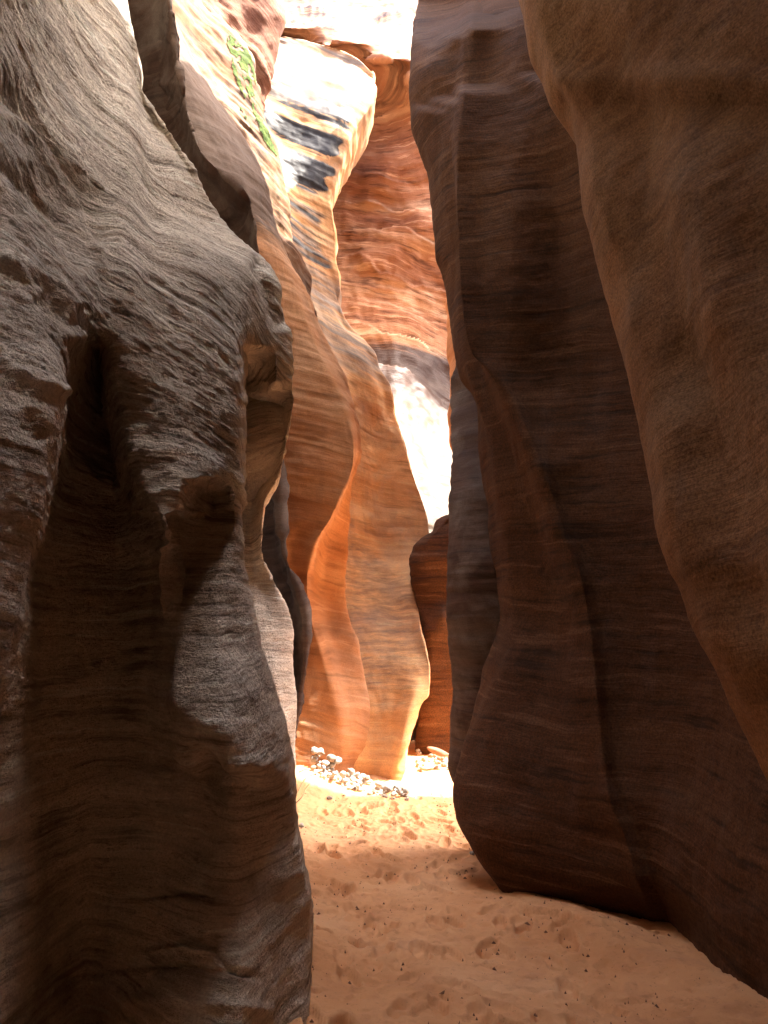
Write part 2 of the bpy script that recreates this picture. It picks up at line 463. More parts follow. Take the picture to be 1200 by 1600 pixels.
taper = lambda dx, dy: (lambda P: np.array([dx, dy, 0.0]))
o, G, H, nr = loft('rock_wall', n_ribs, pre=[lambda P: np.stack([0.10 * np.maximum(P[:, 2] - 2.5, 0), P[:, 2] * 0 - 0.9, P[:, 2] * 0], -1),
                             lambda P: np.stack([0.28 * np.maximum(P[:, 2] - 2.5, 0), P[:, 2] * 0 - 1.2, P[:, 2] * 0], -1),
                             lambda P: np.stack([0.3 + 0.25 * np.maximum(P[:, 2] - 2.5, 0), P[:, 2] * 0 - 1.5, P[:, 2] * 0], -1), (1.3, -2.2, 0), (6, -2.5, 0), (3, -6, 0), (-20, 0, 0)],
                   post=[(-0.06, 0.35, 0), (-0.6, 0.6, 0), (-2.0, 0.3, 0), (-8, 0.0, 0)],
                   vtop=-300, ztop=15.0, lean=(lambda q, dz: dz * (0.22 + 0.33 * sstep(3.3, 2.0, q[:, 1])), 0), cap=(-8, 2), disp=d_near, mat=M['near'], hfun=h_near)
tag(o, 'grey-brown sandstone wall nearest on the left, crusted ledges above and dark scooped hollows below', 'rock wall', 'sandstone masses of the slot canyon')
near = o
a_ = o.data.attributes.new('stain', 'FLOAT', 'POINT')
a_.data.foreach_set('value', np.clip(0.55 * sstep(0.0, 0.4, fbm(G * np.array([1.6, 1.6, 0.45]) + 11, 3)), 0, 1).astype(np.float32).ravel())

# ------------------------------------------------------------------ DARK FIN between near wall and orange fin
SC = [(-300, 228, 7.4), (0, 265, 7.6), (80, 276, 7.7), (128, 284, 7.7), (160, 289, 7.8), (200, 300, 7.8), (235, 313, 7.8), (272, 348, 7.9), (296, 375, 7.9), (315, 388, 8.0), (350, 398, 8.0),
      (400, 404, 8.1), (500, 418, 8.3), (600, 430, 8.5), (740, 437, 8.8), (800, 440, 8.8), (865, 445, 8.8), (925, 470, 8.8), (970, 480, 8.8), (1030, 478, 8.8), (1090, 469, 8.9), (1130, 464, 8.9),
      (1240, 452, 9.0), (1720, 445, 9.0)]
shift = lambda rib, du, dY: [(v, u + du, Y + dY) for v, u, Y in rib]
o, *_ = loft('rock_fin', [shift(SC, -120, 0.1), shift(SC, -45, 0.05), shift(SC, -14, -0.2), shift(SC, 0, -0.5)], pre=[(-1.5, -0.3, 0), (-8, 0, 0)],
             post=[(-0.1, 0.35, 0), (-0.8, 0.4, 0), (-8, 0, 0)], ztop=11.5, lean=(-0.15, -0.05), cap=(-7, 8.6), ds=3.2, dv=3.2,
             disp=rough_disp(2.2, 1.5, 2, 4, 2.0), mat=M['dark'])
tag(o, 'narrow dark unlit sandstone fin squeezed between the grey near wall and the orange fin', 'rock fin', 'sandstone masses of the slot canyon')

# ------------------------------------------------------------------ ORANGE FIN
S2 = [(-300, 225, 9.7), (0, 267, 9.75), (40, 280, 9.75), (69, 292, 9.75), (112, 313, 9.75), (141, 329, 9.75), (165, 348, 9.75), (203, 375, 9.7), (243, 399, 9.65), (272, 411, 9.65), (307, 421, 9.65),
      (350, 433, 9.6), (373, 440, 9.6), (408, 456, 9.6), (437, 472, 9.55), (464, 485, 9.5), (491, 493, 9.5), (523, 507, 9.45), (555, 525, 9.4), (587, 539, 9.4), (621, 550, 9.4), (670, 560, 9.35), (712, 563, 9.35),
      (735, 557, 9.4), (750, 551, 9.45), (770, 549, 9.55), (797, 549, 9.6), (872, 545, 9.7), (909, 540, 9.7), (947, 541, 9.7), (987, 551, 9.65), (1008, 559, 9.6), (1072, 572, 9.55), (1109, 577, 9.55),
      (1157, 577, 9.55), (1208, 571, 9.55), (1245, 563, 9.55), (1720, 555, 9.55)]
f_ribs = [
    [(-300, 150, 8.9), (0, 190, 8.9), (300, 340, 8.9), (500, 400, 8.9), (800, 420, 9.0), (1240, 440, 9.1), (1720, 440, 9.1)],
    [(-300, 205, 9.3), (0, 247, 9.3), (112, 290, 9.2), (203, 338, 9.15), (272, 372, 9.1), (350, 408, 9.1), (450, 430, 9.05), (600, 475, 8.95), (715, 490, 8.9), (800, 468, 8.95), (907, 450, 9.05), (1010, 460, 9.1), (1100, 478, 9.1),
     (1210, 490, 9.1), (1720, 480, 9.1)],
    [(-300, 217, 9.5), (0, 258, 9.5), (112, 303, 9.45), (203, 360, 9.4), (272, 396, 9.35), (350, 424, 9.3), (450, 462, 9.2), (520, 488, 9.1), (580, 512, 9.0), (640, 537, 8.95), (700, 552, 8.9), (720, 552, 8.9), (747, 545, 8.9),
     (773, 532, 8.9), (808, 518, 8.9), (853, 491, 8.92), (907, 480, 8.95), (960, 485, 9.0), (1010, 497, 9.05), (1060, 510, 9.1), (1110, 522, 9.1), (1160, 532, 9.15), (1210, 532, 9.15), (1720, 525, 9.15)],
    [(-300, 221, 9.6), (0, 262, 9.62), (112, 308, 9.6), (203, 368, 9.55), (272, 404, 9.5), (350, 429, 9.45), (450, 472, 9.38), (520, 498, 9.28), (580, 526, 9.2), (640, 548, 9.15), (700, 558, 9.15), (747, 547, 9.2), (773, 539, 9.35),
     (808, 530, 9.45), (853, 512, 9.55), (907, 505, 9.55), (960, 510, 9.5), (1010, 522, 9.4), (1060, 537, 9.35), (1110, 548, 9.3), (1160, 555, 9.3), (1210, 552, 9.3), (1720, 542, 9.3)],
    S2,
]
nearfoot = lambda rib: [(v, u, Y - 0.75 * min(max((v - 930) / 220, 0), 1)) for v, u, Y in rib]
h_fin = lambda G: G[..., 2] + 0.25 * G[..., 0] + 0.08 * fbm(G * 0.7, 2)
o, FG, *_ = loft('rock_fin', [[(v, u, Y + 0.22 * min(max((v - 790) / 140, 0), 1)) for v, u, Y in r] for r in f_ribs], pre=[(-0.4, -0.1, 0), (-9, 0, 0)], post=[(-0.06, 0.2, 0), (-0.6, 0.35, 0), (-8, 0, 0)], ztop=14, lean=(-0.25, 0), cap=(-8, 9.5),
             disp=rough_disp(0.9, 0.7, 1, 5, 5.0), mat=M['fin'], hfun=h_fin)
a_ = o.data.attributes.new('stain', 'FLOAT', 'POINT'); a_.data.foreach_set('value', (1.3 * sstep(6.2, 7.6, FG[..., 2])).astype(np.float32).ravel())
tag(o, 'orange sandstone fin left of centre with S-curved edge, greyer ridge at its top', 'rock fin', 'sandstone masses of the slot canyon')

# ------------------------------------------------------------------ SUNLIT STRIP behind it (mossy)
SS = [(-300, 240, 11.4), (0, 333, 11.2), (40, 356, 11.0), (57, 371, 11.0), (88, 396, 10.9), (139, 405, 10.8), (171, 412, 10.75), (213, 425, 10.7), (240, 436, 10.65), (272, 441, 10.6), (315, 448, 10.6),
      (352, 451, 10.6), (381, 457, 10.55), (405, 470, 10.5), (429, 477, 10.5), (470, 483, 10.5), (600, 500, 10.5), (1720, 500, 10.5)]
s_ribs = [[(v, u - 60, Y - 0.1) for v, u, Y in S2 if v < 600] + [(1720, 480, 10.2)],
          [(-300, 235, 10.7), (0, 285, 10.55), (69, 312, 10.45), (141, 350, 10.4), (203, 385, 10.3), (272, 417, 10.25), (350, 436, 10.25), (437, 465, 10.2), (600, 490, 10.2), (1720, 490, 10.2)],
          [(-300, 238, 11.0), (0, 310, 10.8), (69, 350, 10.7), (141, 383, 10.55), (203, 408, 10.5), (272, 431, 10.4), (350, 446, 10.35), (437, 472, 10.35), (600, 496, 10.35), (1720, 496, 10.35)],
          SS]
h_strip = lambda G: G[..., 2] + 0.9 * G[..., 0] + 0.08 * fbm(G * 0.7, 2)
strip, SG, SH, Sn = loft('rock_fin', s_ribs, pre=[(-9, 0, 0)], post=[(-0.1, 0.3, 0), (-0.7, 0.4, 0), (-8, 0, 0)], ztop=13.6, lean=(-0.4, 0.1), cap=(-9, 11), nmin=24,
                         disp=rough_disp(1.6, 1.2, 1.5, 5, 9.0), mat=M['strip'], hfun=h_strip)
tag(strip, 'sunlit pale orange sandstone strip at upper left with green moss along its edge', 'rock fin', 'sandstone masses of the slot canyon')

# moss growing in streaks along the strip's shaded edge
mu, mv = 600 + F * SG[..., 0] / (SG[..., 1] * cp + (SG[..., 2] - CZ) * sp), 800 - F * ((SG[..., 2] - CZ) * cp - SG[..., 1] * sp) / (SG[..., 1] * cp + (SG[..., 2] - CZ) * sp)
edge = pchip([p[0] for p in SS], [p[1] for p in SS], np.clip(mv, -300, 600).ravel()).reshape(mv.shape)
tcross = (edge - mu)
wid = np.interp(mv, [40, 60, 100, 150, 200, 245], [6, 26, 40, 46, 34, 6])
mask = (mv > 46) & (mv < 244) & (tcross < wid) & (tcross > 3)
mask &= (noise(np.stack([tcross * 0.13 + 0.02 * mv, mv * 0.016, mv * 0 + 3.3], -1)) + 0.45 * noise(SG * 11)) > -0.14 + 0.2 * (tcross / wid > 0.6)
MP = SG + Sn * (0.006 + 0.016 * np.abs(noise(SG * 22)))[..., None]
id_ = np.arange(mask.size).reshape(mask.shape)
okf = mask[:-1, :-1] & mask[1:, :-1] & mask[1:, 1:] & mask[:-1, 1:]
fq = np.stack([id_[:-1, :-1], id_[1:, :-1], id_[1:, 1:], id_[:-1, 1:]], -1)[okf]
us, inv = np.unique(fq, return_inverse=True)
N = NT('green_moss')
N.link(N.ramp(N.noise(N.pos, 14, 4, 0.7), [(0.3, (0.018, 0.036, 0.002)), (0.55, (0.065, 0.11, 0.006)), (0.75, (0.13, 0.16, 0.014))]), N.b.inputs['Base Color']); N.b.inputs['Roughness'].default_value = 0.95
bp = N.n.new('ShaderNodeBump'); bp.inputs['Strength'].default_value = 0.8; bp.inputs['Distance'].default_value = 0.02
N.link(N.noise(N.pos, 50, 4, 0.7), bp.inputs['Height']); N.link(bp.outputs[0], N.b.inputs['Normal'])
mo = mesh_obj('moss_patch', MP.reshape(-1, 3)[us], inv.reshape(-1, 4), N.m); mo.parent = strip
mo['label'] = 'bright green moss streaks on the sunlit strip'

# ------------------------------------------------------------------ RED UPPER FIN
S4 = [(-300, 425, 11.6), (-60, 438, 11.7), (0, 441, 11.8), (21, 443, 11.8), (53, 436, 11.8), (88, 431, 11.8), (133, 420, 11.8), (171, 411, 11.8), (250, 400, 11.8), (400, 395, 11.8), (1720, 395, 11.8)]
o, *_ = loft('rock_fin', [shift(S4, -130, -0.9), shift(S4, -70, -0.55), shift(S4, -25, -0.35), S4], pre=[(-9, 0, 0)], post=[(-0.1, 0.3, 0), (-0.7, 0.3, 0), (-8, 0, 0)], ztop=15.2, lean=(-0.1, 0),
             cap=(-9, 11.8), disp=rough_disp(2.0, 1.6, 2, 4, 12.0), mat=M['red'], hfun=h_strip)
tag(o, 'shaded reddish sandstone knob at top left, above the mossy strip', 'rock fin', 'sandstone masses of the slot canyon')

# ------------------------------------------------------------------ STREAKED PILLAR in the centre
RP = [(112, 575, 13.0), (126, 582, 12.85), (139, 586, 12.7), (176, 572, 12.4), (197, 556, 12.3), (235, 537, 12.15), (277, 521, 12.1), (309, 515, 12.05), (360, 524, 12.0), (395, 525, 12.0), (448, 531, 11.9), (475, 527, 11.9), (507, 545, 11.85),
      (528, 566, 11.8), (549, 584, 11.75), (581, 598, 11.75), (600, 610, 11.75), (640, 616, 11.75), (720, 638, 11.7), (830, 668, 11.6), (890, 664, 11.5), (940, 654, 11.2), (975, 655, 10.8), (1008, 663, 10.55), (1051, 671, 10.4),
      (1085, 669, 10.35), (1105, 656, 10.3), (1131, 650, 10.3), (1157, 639, 10.2), (1200, 633, 10.1), (1240, 623, 10.05), (1720, 610, 10.0)]
p_ribs = [
    [(55, 390, 12.5), (100, 398, 12.2), (200, 405, 11.8), (300, 425, 11.6), (450, 465, 11.4), (600, 510, 11.0), (750, 520, 10.9), (1000, 530, 10.5), (1240, 545, 10.2), (1720, 545, 10.2)],
    [(68, 440, 12.9), (85, 440, 12.5), (120, 442, 12.2), (170, 445, 12.0), (200, 448, 12.0), (280, 462, 11.9), (330, 468, 11.85), (450, 490, 11.75), (540, 525, 11.4), (600, 548, 11.3), (750, 565, 11.3), (850, 566, 11.2),
     (1000, 570, 10.6), (1240, 580, 10.25), (1720, 580, 10.2)],
    [(90, 515, 13.0), (110, 515, 12.55), (150, 512, 12.25), (190, 508, 12.1), (280, 495, 12.0), (330, 492, 11.95), (450, 508, 11.85), (520, 537, 11.6), (560, 562, 11.45), (600, 580, 11.45), (700, 595, 11.6), (850, 610, 11.55),
     (950, 610, 11.0), (1050, 615, 10.5), (1240, 603, 10.15), (1720, 595, 10.1)],
    [(105, 558, 12.95), (120, 556, 12.6), (160, 546, 12.3), (190, 540, 12.2), (280, 512, 12.05), (330, 508, 12.0), (450, 522, 11.9), (507, 537, 11.8), (540, 566, 11.65), (581, 590, 11.65), (640, 606, 11.7), (720, 626, 11.68),
     (830, 652, 11.6), (950, 640, 11.0), (1050, 655, 10.4), (1150, 630, 10.15), (1240, 616, 10.07), (1720, 605, 10.02)],
    RP,
]


def h_pill(G):
    x, y, z = G[..., 0], G[..., 1], G[..., 2]
    return z + (0.30 + 0.1 * sstep(4, 7, z)) * x * sstep(2.5, 6, z) + 0.06 * fbm(G * 0.8, 2)


def d_pill(G, H):
    D = rough_disp(0.6, 0.7, 1.0, 4.5, 3.0)(G, H)
    up = sstep(6.2, 7.5, G[..., 2])
    q = H * 2.6 + 0.3 * fbm(G * 0.8 + 5, 2)
    saw = q - np.floor(q)
    return D + up * 0.02 * noise(np.stack([G[..., 0] * 0.8, G[..., 1], H * 4.2], -1)) + up * 0.012 * noise(np.stack([G[..., 0] * 2, G[..., 1], H * 11], -1)) + 0.03 * up * fbm(G * np.array([1.0, 1.6, 1.6]) + 4, 3)


o, PG, PH, _ = loft('rock_pillar', [nearfoot(r) for r in p_ribs], pre=[(-0.4, 0.3, 0), (-6, 0.5, 0)], post=[(0.02, 0.25, 0), (-0.1, 0.7, 0), (-0.8, 1.4, 0), (-7, 1.5, 0)],
                    vtop=[50, 66, 84, 102, 124], ztop=0, cap=(-4, 14.0), disp=d_pill, mat=M['pillar'], hfun=h_pill)
tag(o, 'central sandstone pillar, black varnish streaks on its shiny top and orange lower flank', 'rock pillar', 'sandstone masses of the slot canyon')


def set_attr(ob, name, val):
    a = ob.data.attributes.new(name, 'FLOAT', 'POINT'); a.data.foreach_set('value', np.asarray(val, np.float32).ravel())


# mineral stains on the pillar: sheets of varnish on the face above the shoulder; the sunlit white of its top and lower streak put into 'pale'
z = PG[..., 2]; x = PG[..., 0]
wob = 0.25 * fbm(PG * 0.8 + 2, 3)
hb = PH + wob * 0.4
pu, pv = project(PG)
edge = pchip([p[0] for p in RP], [p[1] for p in RP], np.clip(pv, 112, 1700).ravel()).reshape(pv.shape)
near_edge = sstep(0, 20, edge - pu + 16 * noise(np.stack([x * 0.5, x * 0, PH * 5], -1)))
b1 = noise(np.stack([x * 0.12, x * 0, PH * 2.6 + 1.7], -1)) + 0.5 * noise(np.stack([x * 0.25, x * 0, PH * 7.5], -1)) + 0.3 * noise(np.stack([x * 0.5, x * 0, PH * 19], -1))
zone = 0.95 * sstep(8.5, 9.1, hb) * sstep(11.0, 10.4, hb) + 0.5 * sstep(7.0, 7.5, hb) * sstep(8.9, 8.5, hb) + 0.45 * sstep(10.4, 10.8, hb)
va = zone * near_edge * (0.48 + 0.8 * sstep(-0.3, 0.12, b1)) 
set_attr(o, 'stain', np.clip(0.6 * sstep(0.4, 1.6, z) * sstep(3.6, 3.0, z + 1.1 * (x + 0.2)) + 0.5 * sstep(5.9, 6.2, hb) * sstep(7.6, 7.0, hb), 0, 1))
set_attr(o, 'varnish', np.clip(va, 0, 1))
set_attr(o, 'pale', np.clip(sstep(10.4, 10.8, hb) * (0.3 + 0.7 * near_edge) + 0.9 * sstep(5.7, 6.0, hb) * sstep(7.5, 7.2, hb), 0, 1))

# ------------------------------------------------------------------ BACK WALL
b_low = lambda u, d, k=0: [(470 + k, u, 15.2 + d), (540 + k, u, 14.95 + d), (600 + k, u + 1, 14.45 + d), (700 + k * 0.6, u + 3, 13.3 + d), (830, u + 8, 12.1 + d), (1250, u + 8, 11.7 + d), (1720, u + 8, 11.6 + d)]
b_ribs = [
    [(-220, 370, 17), (0, 370, 15), (30, 372, 13.9), (42, 373, 13.7), (60, 373, 14.8), (140, 375, 15.4), (400, 378, 15.4)] + b_low(380, 0),
    [(-220, 430, 17), (0, 432, 15), (30, 433, 13.9), (44, 434, 13.7), (62, 434, 14.8), (140, 437, 15.4), (400, 440, 15.4)] + b_low(445, 0),
    [(-220, 520, 17.2), (0, 520, 15), (45, 520, 13.9), (66, 521, 13.6), (90, 521, 14.7), (180, 524, 15.5), (400, 530, 15.4)] + b_low(535, 0),
    [(-220, 600, 17.4), (0, 600, 15.2), (60, 600, 14), (92, 602, 13.6), (110, 603, 14.4), (180, 603, 15.2), (260, 603, 15.0), (330, 603, 15.3), (400, 605, 15.1)] + b_low(606, 0, -10),
    [(-220, 680, 17.4), (0, 670, 15.2), (60, 668, 14.4), (120, 668, 13.9), (140, 668, 14.4), (180, 668, 14.9), (230, 668, 14.8), (300, 670, 15.1), (350, 670, 14.9), (430, 672, 15.3)] + b_low(678, 0.25, 45),
    [(-220, 800, 17), (0, 790, 15.2), (120, 780, 14.3), (150, 780, 14.7), (400, 780, 15.2)] + b_low(780, 0.7, 70),
]


def h_back(G):
    x, y, z = G[..., 0], G[..., 1], G[..., 2]
    return z + x * (0.10 + 0.5 * sstep(8.2, 5.0, z)) + 0.1 * fbm(G * 0.6, 2) + 0.16 * np.sin(x * 1.7 + z * 0.6)


def d_back(G, H):
    D = rough_disp(1.9, 1.6, 1.2, 3.0, 7.0)(G, H)
    q = H * 1.25 + 0.45 * fbm(G * 0.7 + 5, 2)
    saw = q - np.floor(q)
    D = D + 0.11 * (saw ** 1.6 - 0.4) * sstep(5.6, 7.0, G[..., 2]) * (0.4 + sstep(-0.3, 0.3, noise(G * 0.6 + 3)))
    return D


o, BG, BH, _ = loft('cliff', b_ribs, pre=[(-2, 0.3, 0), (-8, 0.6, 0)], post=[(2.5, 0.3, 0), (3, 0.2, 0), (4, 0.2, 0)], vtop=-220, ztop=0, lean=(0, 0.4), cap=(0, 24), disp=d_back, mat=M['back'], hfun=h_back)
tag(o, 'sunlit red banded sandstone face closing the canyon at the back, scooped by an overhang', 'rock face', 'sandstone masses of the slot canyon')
set_attr(o, 'varnish', 0.85 * sstep(8.6, 7.0, BG[..., 2]) + 0.25 + 0.35 * sstep(13, 14.5, BG[..., 2]))  # varnish bands, made denser where sunlight would blow out the rock
set_attr(o, 'pale', np.clip(sstep(6.9, 6.2, BG[..., 2] + 0.35 * BG[..., 0]) + 0 * BG[..., 2], 0, 1) * 1.2)  # sunlit zone given its own duller colour so sunlight does not clip

# ------------------------------------------------------------------ ADDED ROCK BLOCK, unseen, keeps the sun off the pillar
sec = np.array([(1.12, 2.5), (1.05, 6), (1.1, 9.5), (1.0, 12.3), (2.2, 13.0), (3.6, 12.2), (4.2, 9.8), (3.3, 6.9), (2.1, 4.3)])
cl = np.vstack([sec, sec[:1]]); sl_ = np.concatenate([[0], np.cumsum(np.linalg.norm(np.diff(cl, axis=0), axis=1))])
qq = np.linspace(0, sl_[-1], 260)
cx = np.stack([np.interp(qq, sl_, cl[:, 0]), np.interp(qq, sl_, cl[:, 1])], -1)
for _ in range(12): cx[:-1] = 0.5 * cx[:-1] + 0.25 * (np.roll(cx[:-1], 1, 0) + np.roll(cx[:-1], -1, 0)); cx[-1] = cx[0]
cen = np.array([2.4, 8.5])
rows = []
for k in np.linspace(0, 1, 70):
    e = abs(2 * k - 1); sc_ = (1 - max(0, (e - 0.9) / 0.1) ** 2 * 0.9)
    yy = 8.97 + 3.1 * k
    c2 = cen + (cx - cen) * sc_
    rows.append(np.stack([c2[:, 0], np.full(len(c2), yy), c2[:, 1]], -1))
OG = np.array(rows)
OG[..., 2] += 2.2 * sstep(11.0, 12.3, OG[..., 2]) * sstep(10.5, 11.0, OG[..., 1])
OG = OG + (0.10 * fbm(OG * 0.9, 3) + 0.03 * noise(OG * np.array([0.5, 0.5, 6])))[..., None] * np.array([-1, 0, -0.3])
ix = np.arange(OG.shape[0] * OG.shape[1]).reshape(OG.shape[:2])
fo = np.stack([ix[:-1, :-1], ix[1:, :-1], ix[1:, 1:], ix[:-1, 1:]], -1).reshape(-1, 4)
o = mesh_obj('added_shade_rock', OG.reshape(-1, 3), fo, M['fin'])
a_ = o.data.attributes.new('strata', 'FLOAT', 'POINT'); a_.data.foreach_set('value', OG[..., 2].ravel().astype(np.float32))
tag(o, 'added unseen sandstone block shading the central pillar, behind the thin dark fin', 'rock overhang', 'sandstone masses of the slot canyon')

# ------------------------------------------------------------------ SHADED KNOB beside the pillar foot
KB = [(803, 705, 11.45), (808, 690, 11.3), (814, 682, 11.25), (829, 676, 11.2), (840, 660, 11.15), (853, 647, 11.1), (880, 641, 11.1), (907, 643, 11.1), (936, 648, 11.1), (960, 652, 11.1), (987, 655, 11.1), (1100, 655, 11.1), (1160, 652, 11.1),
      (1720, 650, 11.1)]
k_ribs = [KB, [(803, 706, 11.3), (815, 696, 11.0), (850, 668, 10.85), (900, 664, 10.85), (945, 668, 10.95), (985, 672, 10.75), (1100, 676, 10.85), (1160, 676, 10.9), (1720, 676, 10.9)],
          [(803, 708, 11.25), (830, 694, 10.9), (900, 693, 10.8), (935, 696, 10.85), (965, 694, 10.7), (1030, 698, 10.75), (1160, 700, 10.85), (1720, 700, 10.85)],
          [(803, 740, 11.2), (900, 735, 10.8), (1160, 740, 10.8), (1720, 740, 10.8)]]
o, *_ = loft('boulder', k_ribs, pre=[(0.08, 0.3, 0), (0.6, 0.6, 0)], post=[(0.6, 0.1, 0), (0.3, 0.6, 0)], vtop=803, ztop=0, cap=(1.0, 11.8), disp=rough_disp(1.0, 0.8, 1, 5, 21.0), mat=M['right'], nmin=12)
tag(o, 'rounded brown rock knob in shade beside the pillar foot, above the right pebble heap', 'rock knob', 'sandstone masses of the slot canyon')

# ------------------------------------------------------------------ THIN FIN at the right edge of the gap
SR = [(v, u, Y - 0.2 - 1.05 * min(max((v - 600) / 250, 0), 1)) for v, u, Y in [(-300, 700, 8.3), (300, 704, 8.3), (500, 713, 8.3), (565, 712, 8.3), (600, 704, 8.3), (680, 703, 8.3), (800, 702, 8.3), (925, 700, 8.3), (975, 700, 8.3), (1040, 705, 8.3), (1100, 706, 8.3), (1175, 703, 8.3), (1200, 702, 8.3), (1220, 708, 8.2),
      (1250, 722, 8.1), (1300, 740, 8.1), (1720, 750, 8.0)]]
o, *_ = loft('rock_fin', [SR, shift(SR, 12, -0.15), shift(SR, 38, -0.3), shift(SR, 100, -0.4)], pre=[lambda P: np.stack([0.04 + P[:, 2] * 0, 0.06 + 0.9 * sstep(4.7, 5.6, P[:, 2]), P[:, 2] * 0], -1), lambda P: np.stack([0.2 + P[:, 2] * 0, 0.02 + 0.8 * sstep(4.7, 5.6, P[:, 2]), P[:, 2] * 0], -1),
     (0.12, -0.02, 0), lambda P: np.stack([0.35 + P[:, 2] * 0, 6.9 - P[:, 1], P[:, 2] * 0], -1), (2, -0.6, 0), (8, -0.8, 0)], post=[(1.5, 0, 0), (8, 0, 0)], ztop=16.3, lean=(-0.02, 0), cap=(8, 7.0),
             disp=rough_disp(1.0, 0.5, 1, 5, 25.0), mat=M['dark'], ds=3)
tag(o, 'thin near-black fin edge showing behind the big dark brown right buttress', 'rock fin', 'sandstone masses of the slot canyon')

# ------------------------------------------------------------------ BIG RIGHT BUTTRESS
SB = [(-300, 672, 8.0), (-60, 660, 8.05), (0, 652, 8.05), (30, 647, 7.8), (75, 642, 7.3), (125, 640, 7.15), (185, 642, 7.15), (230, 655, 7.15), (280, 672, 7.15), (350, 678, 7.1), (400, 682, 7.1), (425, 692, 7.1), (475, 700, 7.1), (540, 708, 7.05),
      (565, 713, 7.0), (590, 721, 7.0), (610, 735, 7.0), (650, 745, 6.95), (700, 748, 6.9), (750, 755, 6.9), (800, 764, 6.85), (850, 767, 6.8), (910, 775, 6.7), (965, 780, 6.65), (985, 775, 6.65), (1015, 765, 6.6), (1050, 755, 6.6), (1100, 746, 6.5),
      (1150, 733, 6.4), (1190, 720, 6.35), (1220, 711, 6.3), (1250, 708, 6.25), (1280, 713, 6.2), (1315, 730, 6.05), (1355, 755, 5.95), (1380, 775, 5.88), (1395, 788, 5.85), (1430, 830, 5.85), (1720, 900, 5.8)]
bt_ribs = [
    SB,
    [(-300, 690, 7.8), (0, 676, 7.95), (20, 674, 7.75), (75, 672, 6.9), (110, 668, 6.8), (165, 672, 6.85), (180, 678, 6.72), (300, 690, 6.75), (475, 715, 6.7), (565, 726, 6.65), (700, 765, 6.55), (850, 788, 6.4), (965, 798, 6.3), (1050, 780, 6.2), (1190, 762, 6.0),
     (1280, 760, 5.85), (1340, 785, 5.75), (1385, 812, 5.7), (1405, 825, 5.78), (1440, 840, 5.8), (1720, 910, 5.75)],
    [(-300, 730, 7.5), (0, 715, 7.8), (18, 714, 7.55), (60, 712, 6.62), (80, 710, 6.64), (150, 708, 6.66), (166, 706, 6.5), (300, 712, 6.5), (475, 735, 6.45), (565, 750, 6.45), (700, 800, 6.3), (815, 832, 6.15), (965, 860, 6.0), (1100, 850, 5.85), (1200, 852, 5.7),
     (1300, 865, 5.55), (1385, 890, 5.45), (1410, 895, 5.55), (1450, 905, 5.6), (1720, 930, 5.6)],
    [(-300, 800, 7.2), (0, 775, 7.5), (10, 773, 7.3), (45, 770, 6.45), (60, 768, 6.47), (130, 760, 6.5), (148, 756, 6.34), (300, 745, 6.3), (450, 750, 6.25), (520, 758, 6.22), (555, 765, 6.2), (575, 780, 6.15), (625, 805, 6.05), (675, 825, 5.95), (735, 850, 5.85),
     (775, 865, 5.8), (815, 876, 5.75), (865, 895, 5.68), (910, 910, 5.62), (960, 920, 5.58), (1010, 927, 5.52), (1075, 932, 5.45), (1150, 940, 5.38), (1195, 945, 5.32), (1225, 948, 5.28), (1265, 960, 5.22), (1315, 980, 5.15), (1385, 1000, 5.08),
     (1410, 1010, 5.15), (1450, 1020, 5.25), (1720, 1060, 5.2)],
    [(-300, 850, 7.0), (0, 812, 7.2), (30, 810, 6.4), (130, 806, 6.26), (300, 800, 6.16), (450, 802, 6.11), (555, 803, 6.13), (625, 822, 6.06), (735, 865, 5.87), (815, 890, 5.77), (910, 924, 5.635), (1010, 942, 5.535), (1150, 957, 5.395), (1225, 966, 5.295), (1315, 998, 5.165), (1385, 1020, 5.095), (1450, 1050, 5.2), (1720, 1085, 5.15)],
    [(-300, 900, 6.9), (0, 850, 6.8), (40, 848, 6.3), (90, 848, 6.2), (110, 848, 6.2), (128, 848, 6.05), (300, 860, 6.1), (565, 900, 6.0), (800, 980, 5.5), (1000, 1040, 5.2), (1200, 1085, 4.9), (1350, 1100, 4.58), (1450, 1108, 4.5), (1500, 1112, 4.52), (1720, 1150, 4.5)],
    [(-300, 1060, 5.5), (0, 1010, 5.4), (565, 1090, 5.1), (1000, 1170, 4.45), (1200, 1200, 4.1), (1400, 1215, 3.85), (1560, 1225, 3.8), (1720, 1260, 3.85)],
    [(-300, 1250, 4.8), (0, 1230, 4.7), (565, 1300, 4.4), (1000, 1400, 3.75), (1400, 1420, 3.3), (1720, 1430, 3.2)],
]
cr = bt_ribs[3]
fade = lambda v: min(max((v - 540) / 60, 0), 1)
bt_ribs.insert(3, [(v, u - 17 - 14 * (1 - fade(v)), Y + 0.045 * fade(v) + 0.03) for v, u, Y in cr])
h_right = lambda G: G[..., 2] - 0.1 * G[..., 1] + 0.1 * fbm(G * 0.5, 2)
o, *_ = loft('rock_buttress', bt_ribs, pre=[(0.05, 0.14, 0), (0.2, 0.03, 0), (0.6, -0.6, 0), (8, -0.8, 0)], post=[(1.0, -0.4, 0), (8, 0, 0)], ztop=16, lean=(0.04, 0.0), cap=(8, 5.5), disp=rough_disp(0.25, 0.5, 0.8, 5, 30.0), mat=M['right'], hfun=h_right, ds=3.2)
tag(o, 'big dark brown sandstone buttress on the right overhanging the sand', 'rock buttress', 'sandstone masses of the slot canyon')

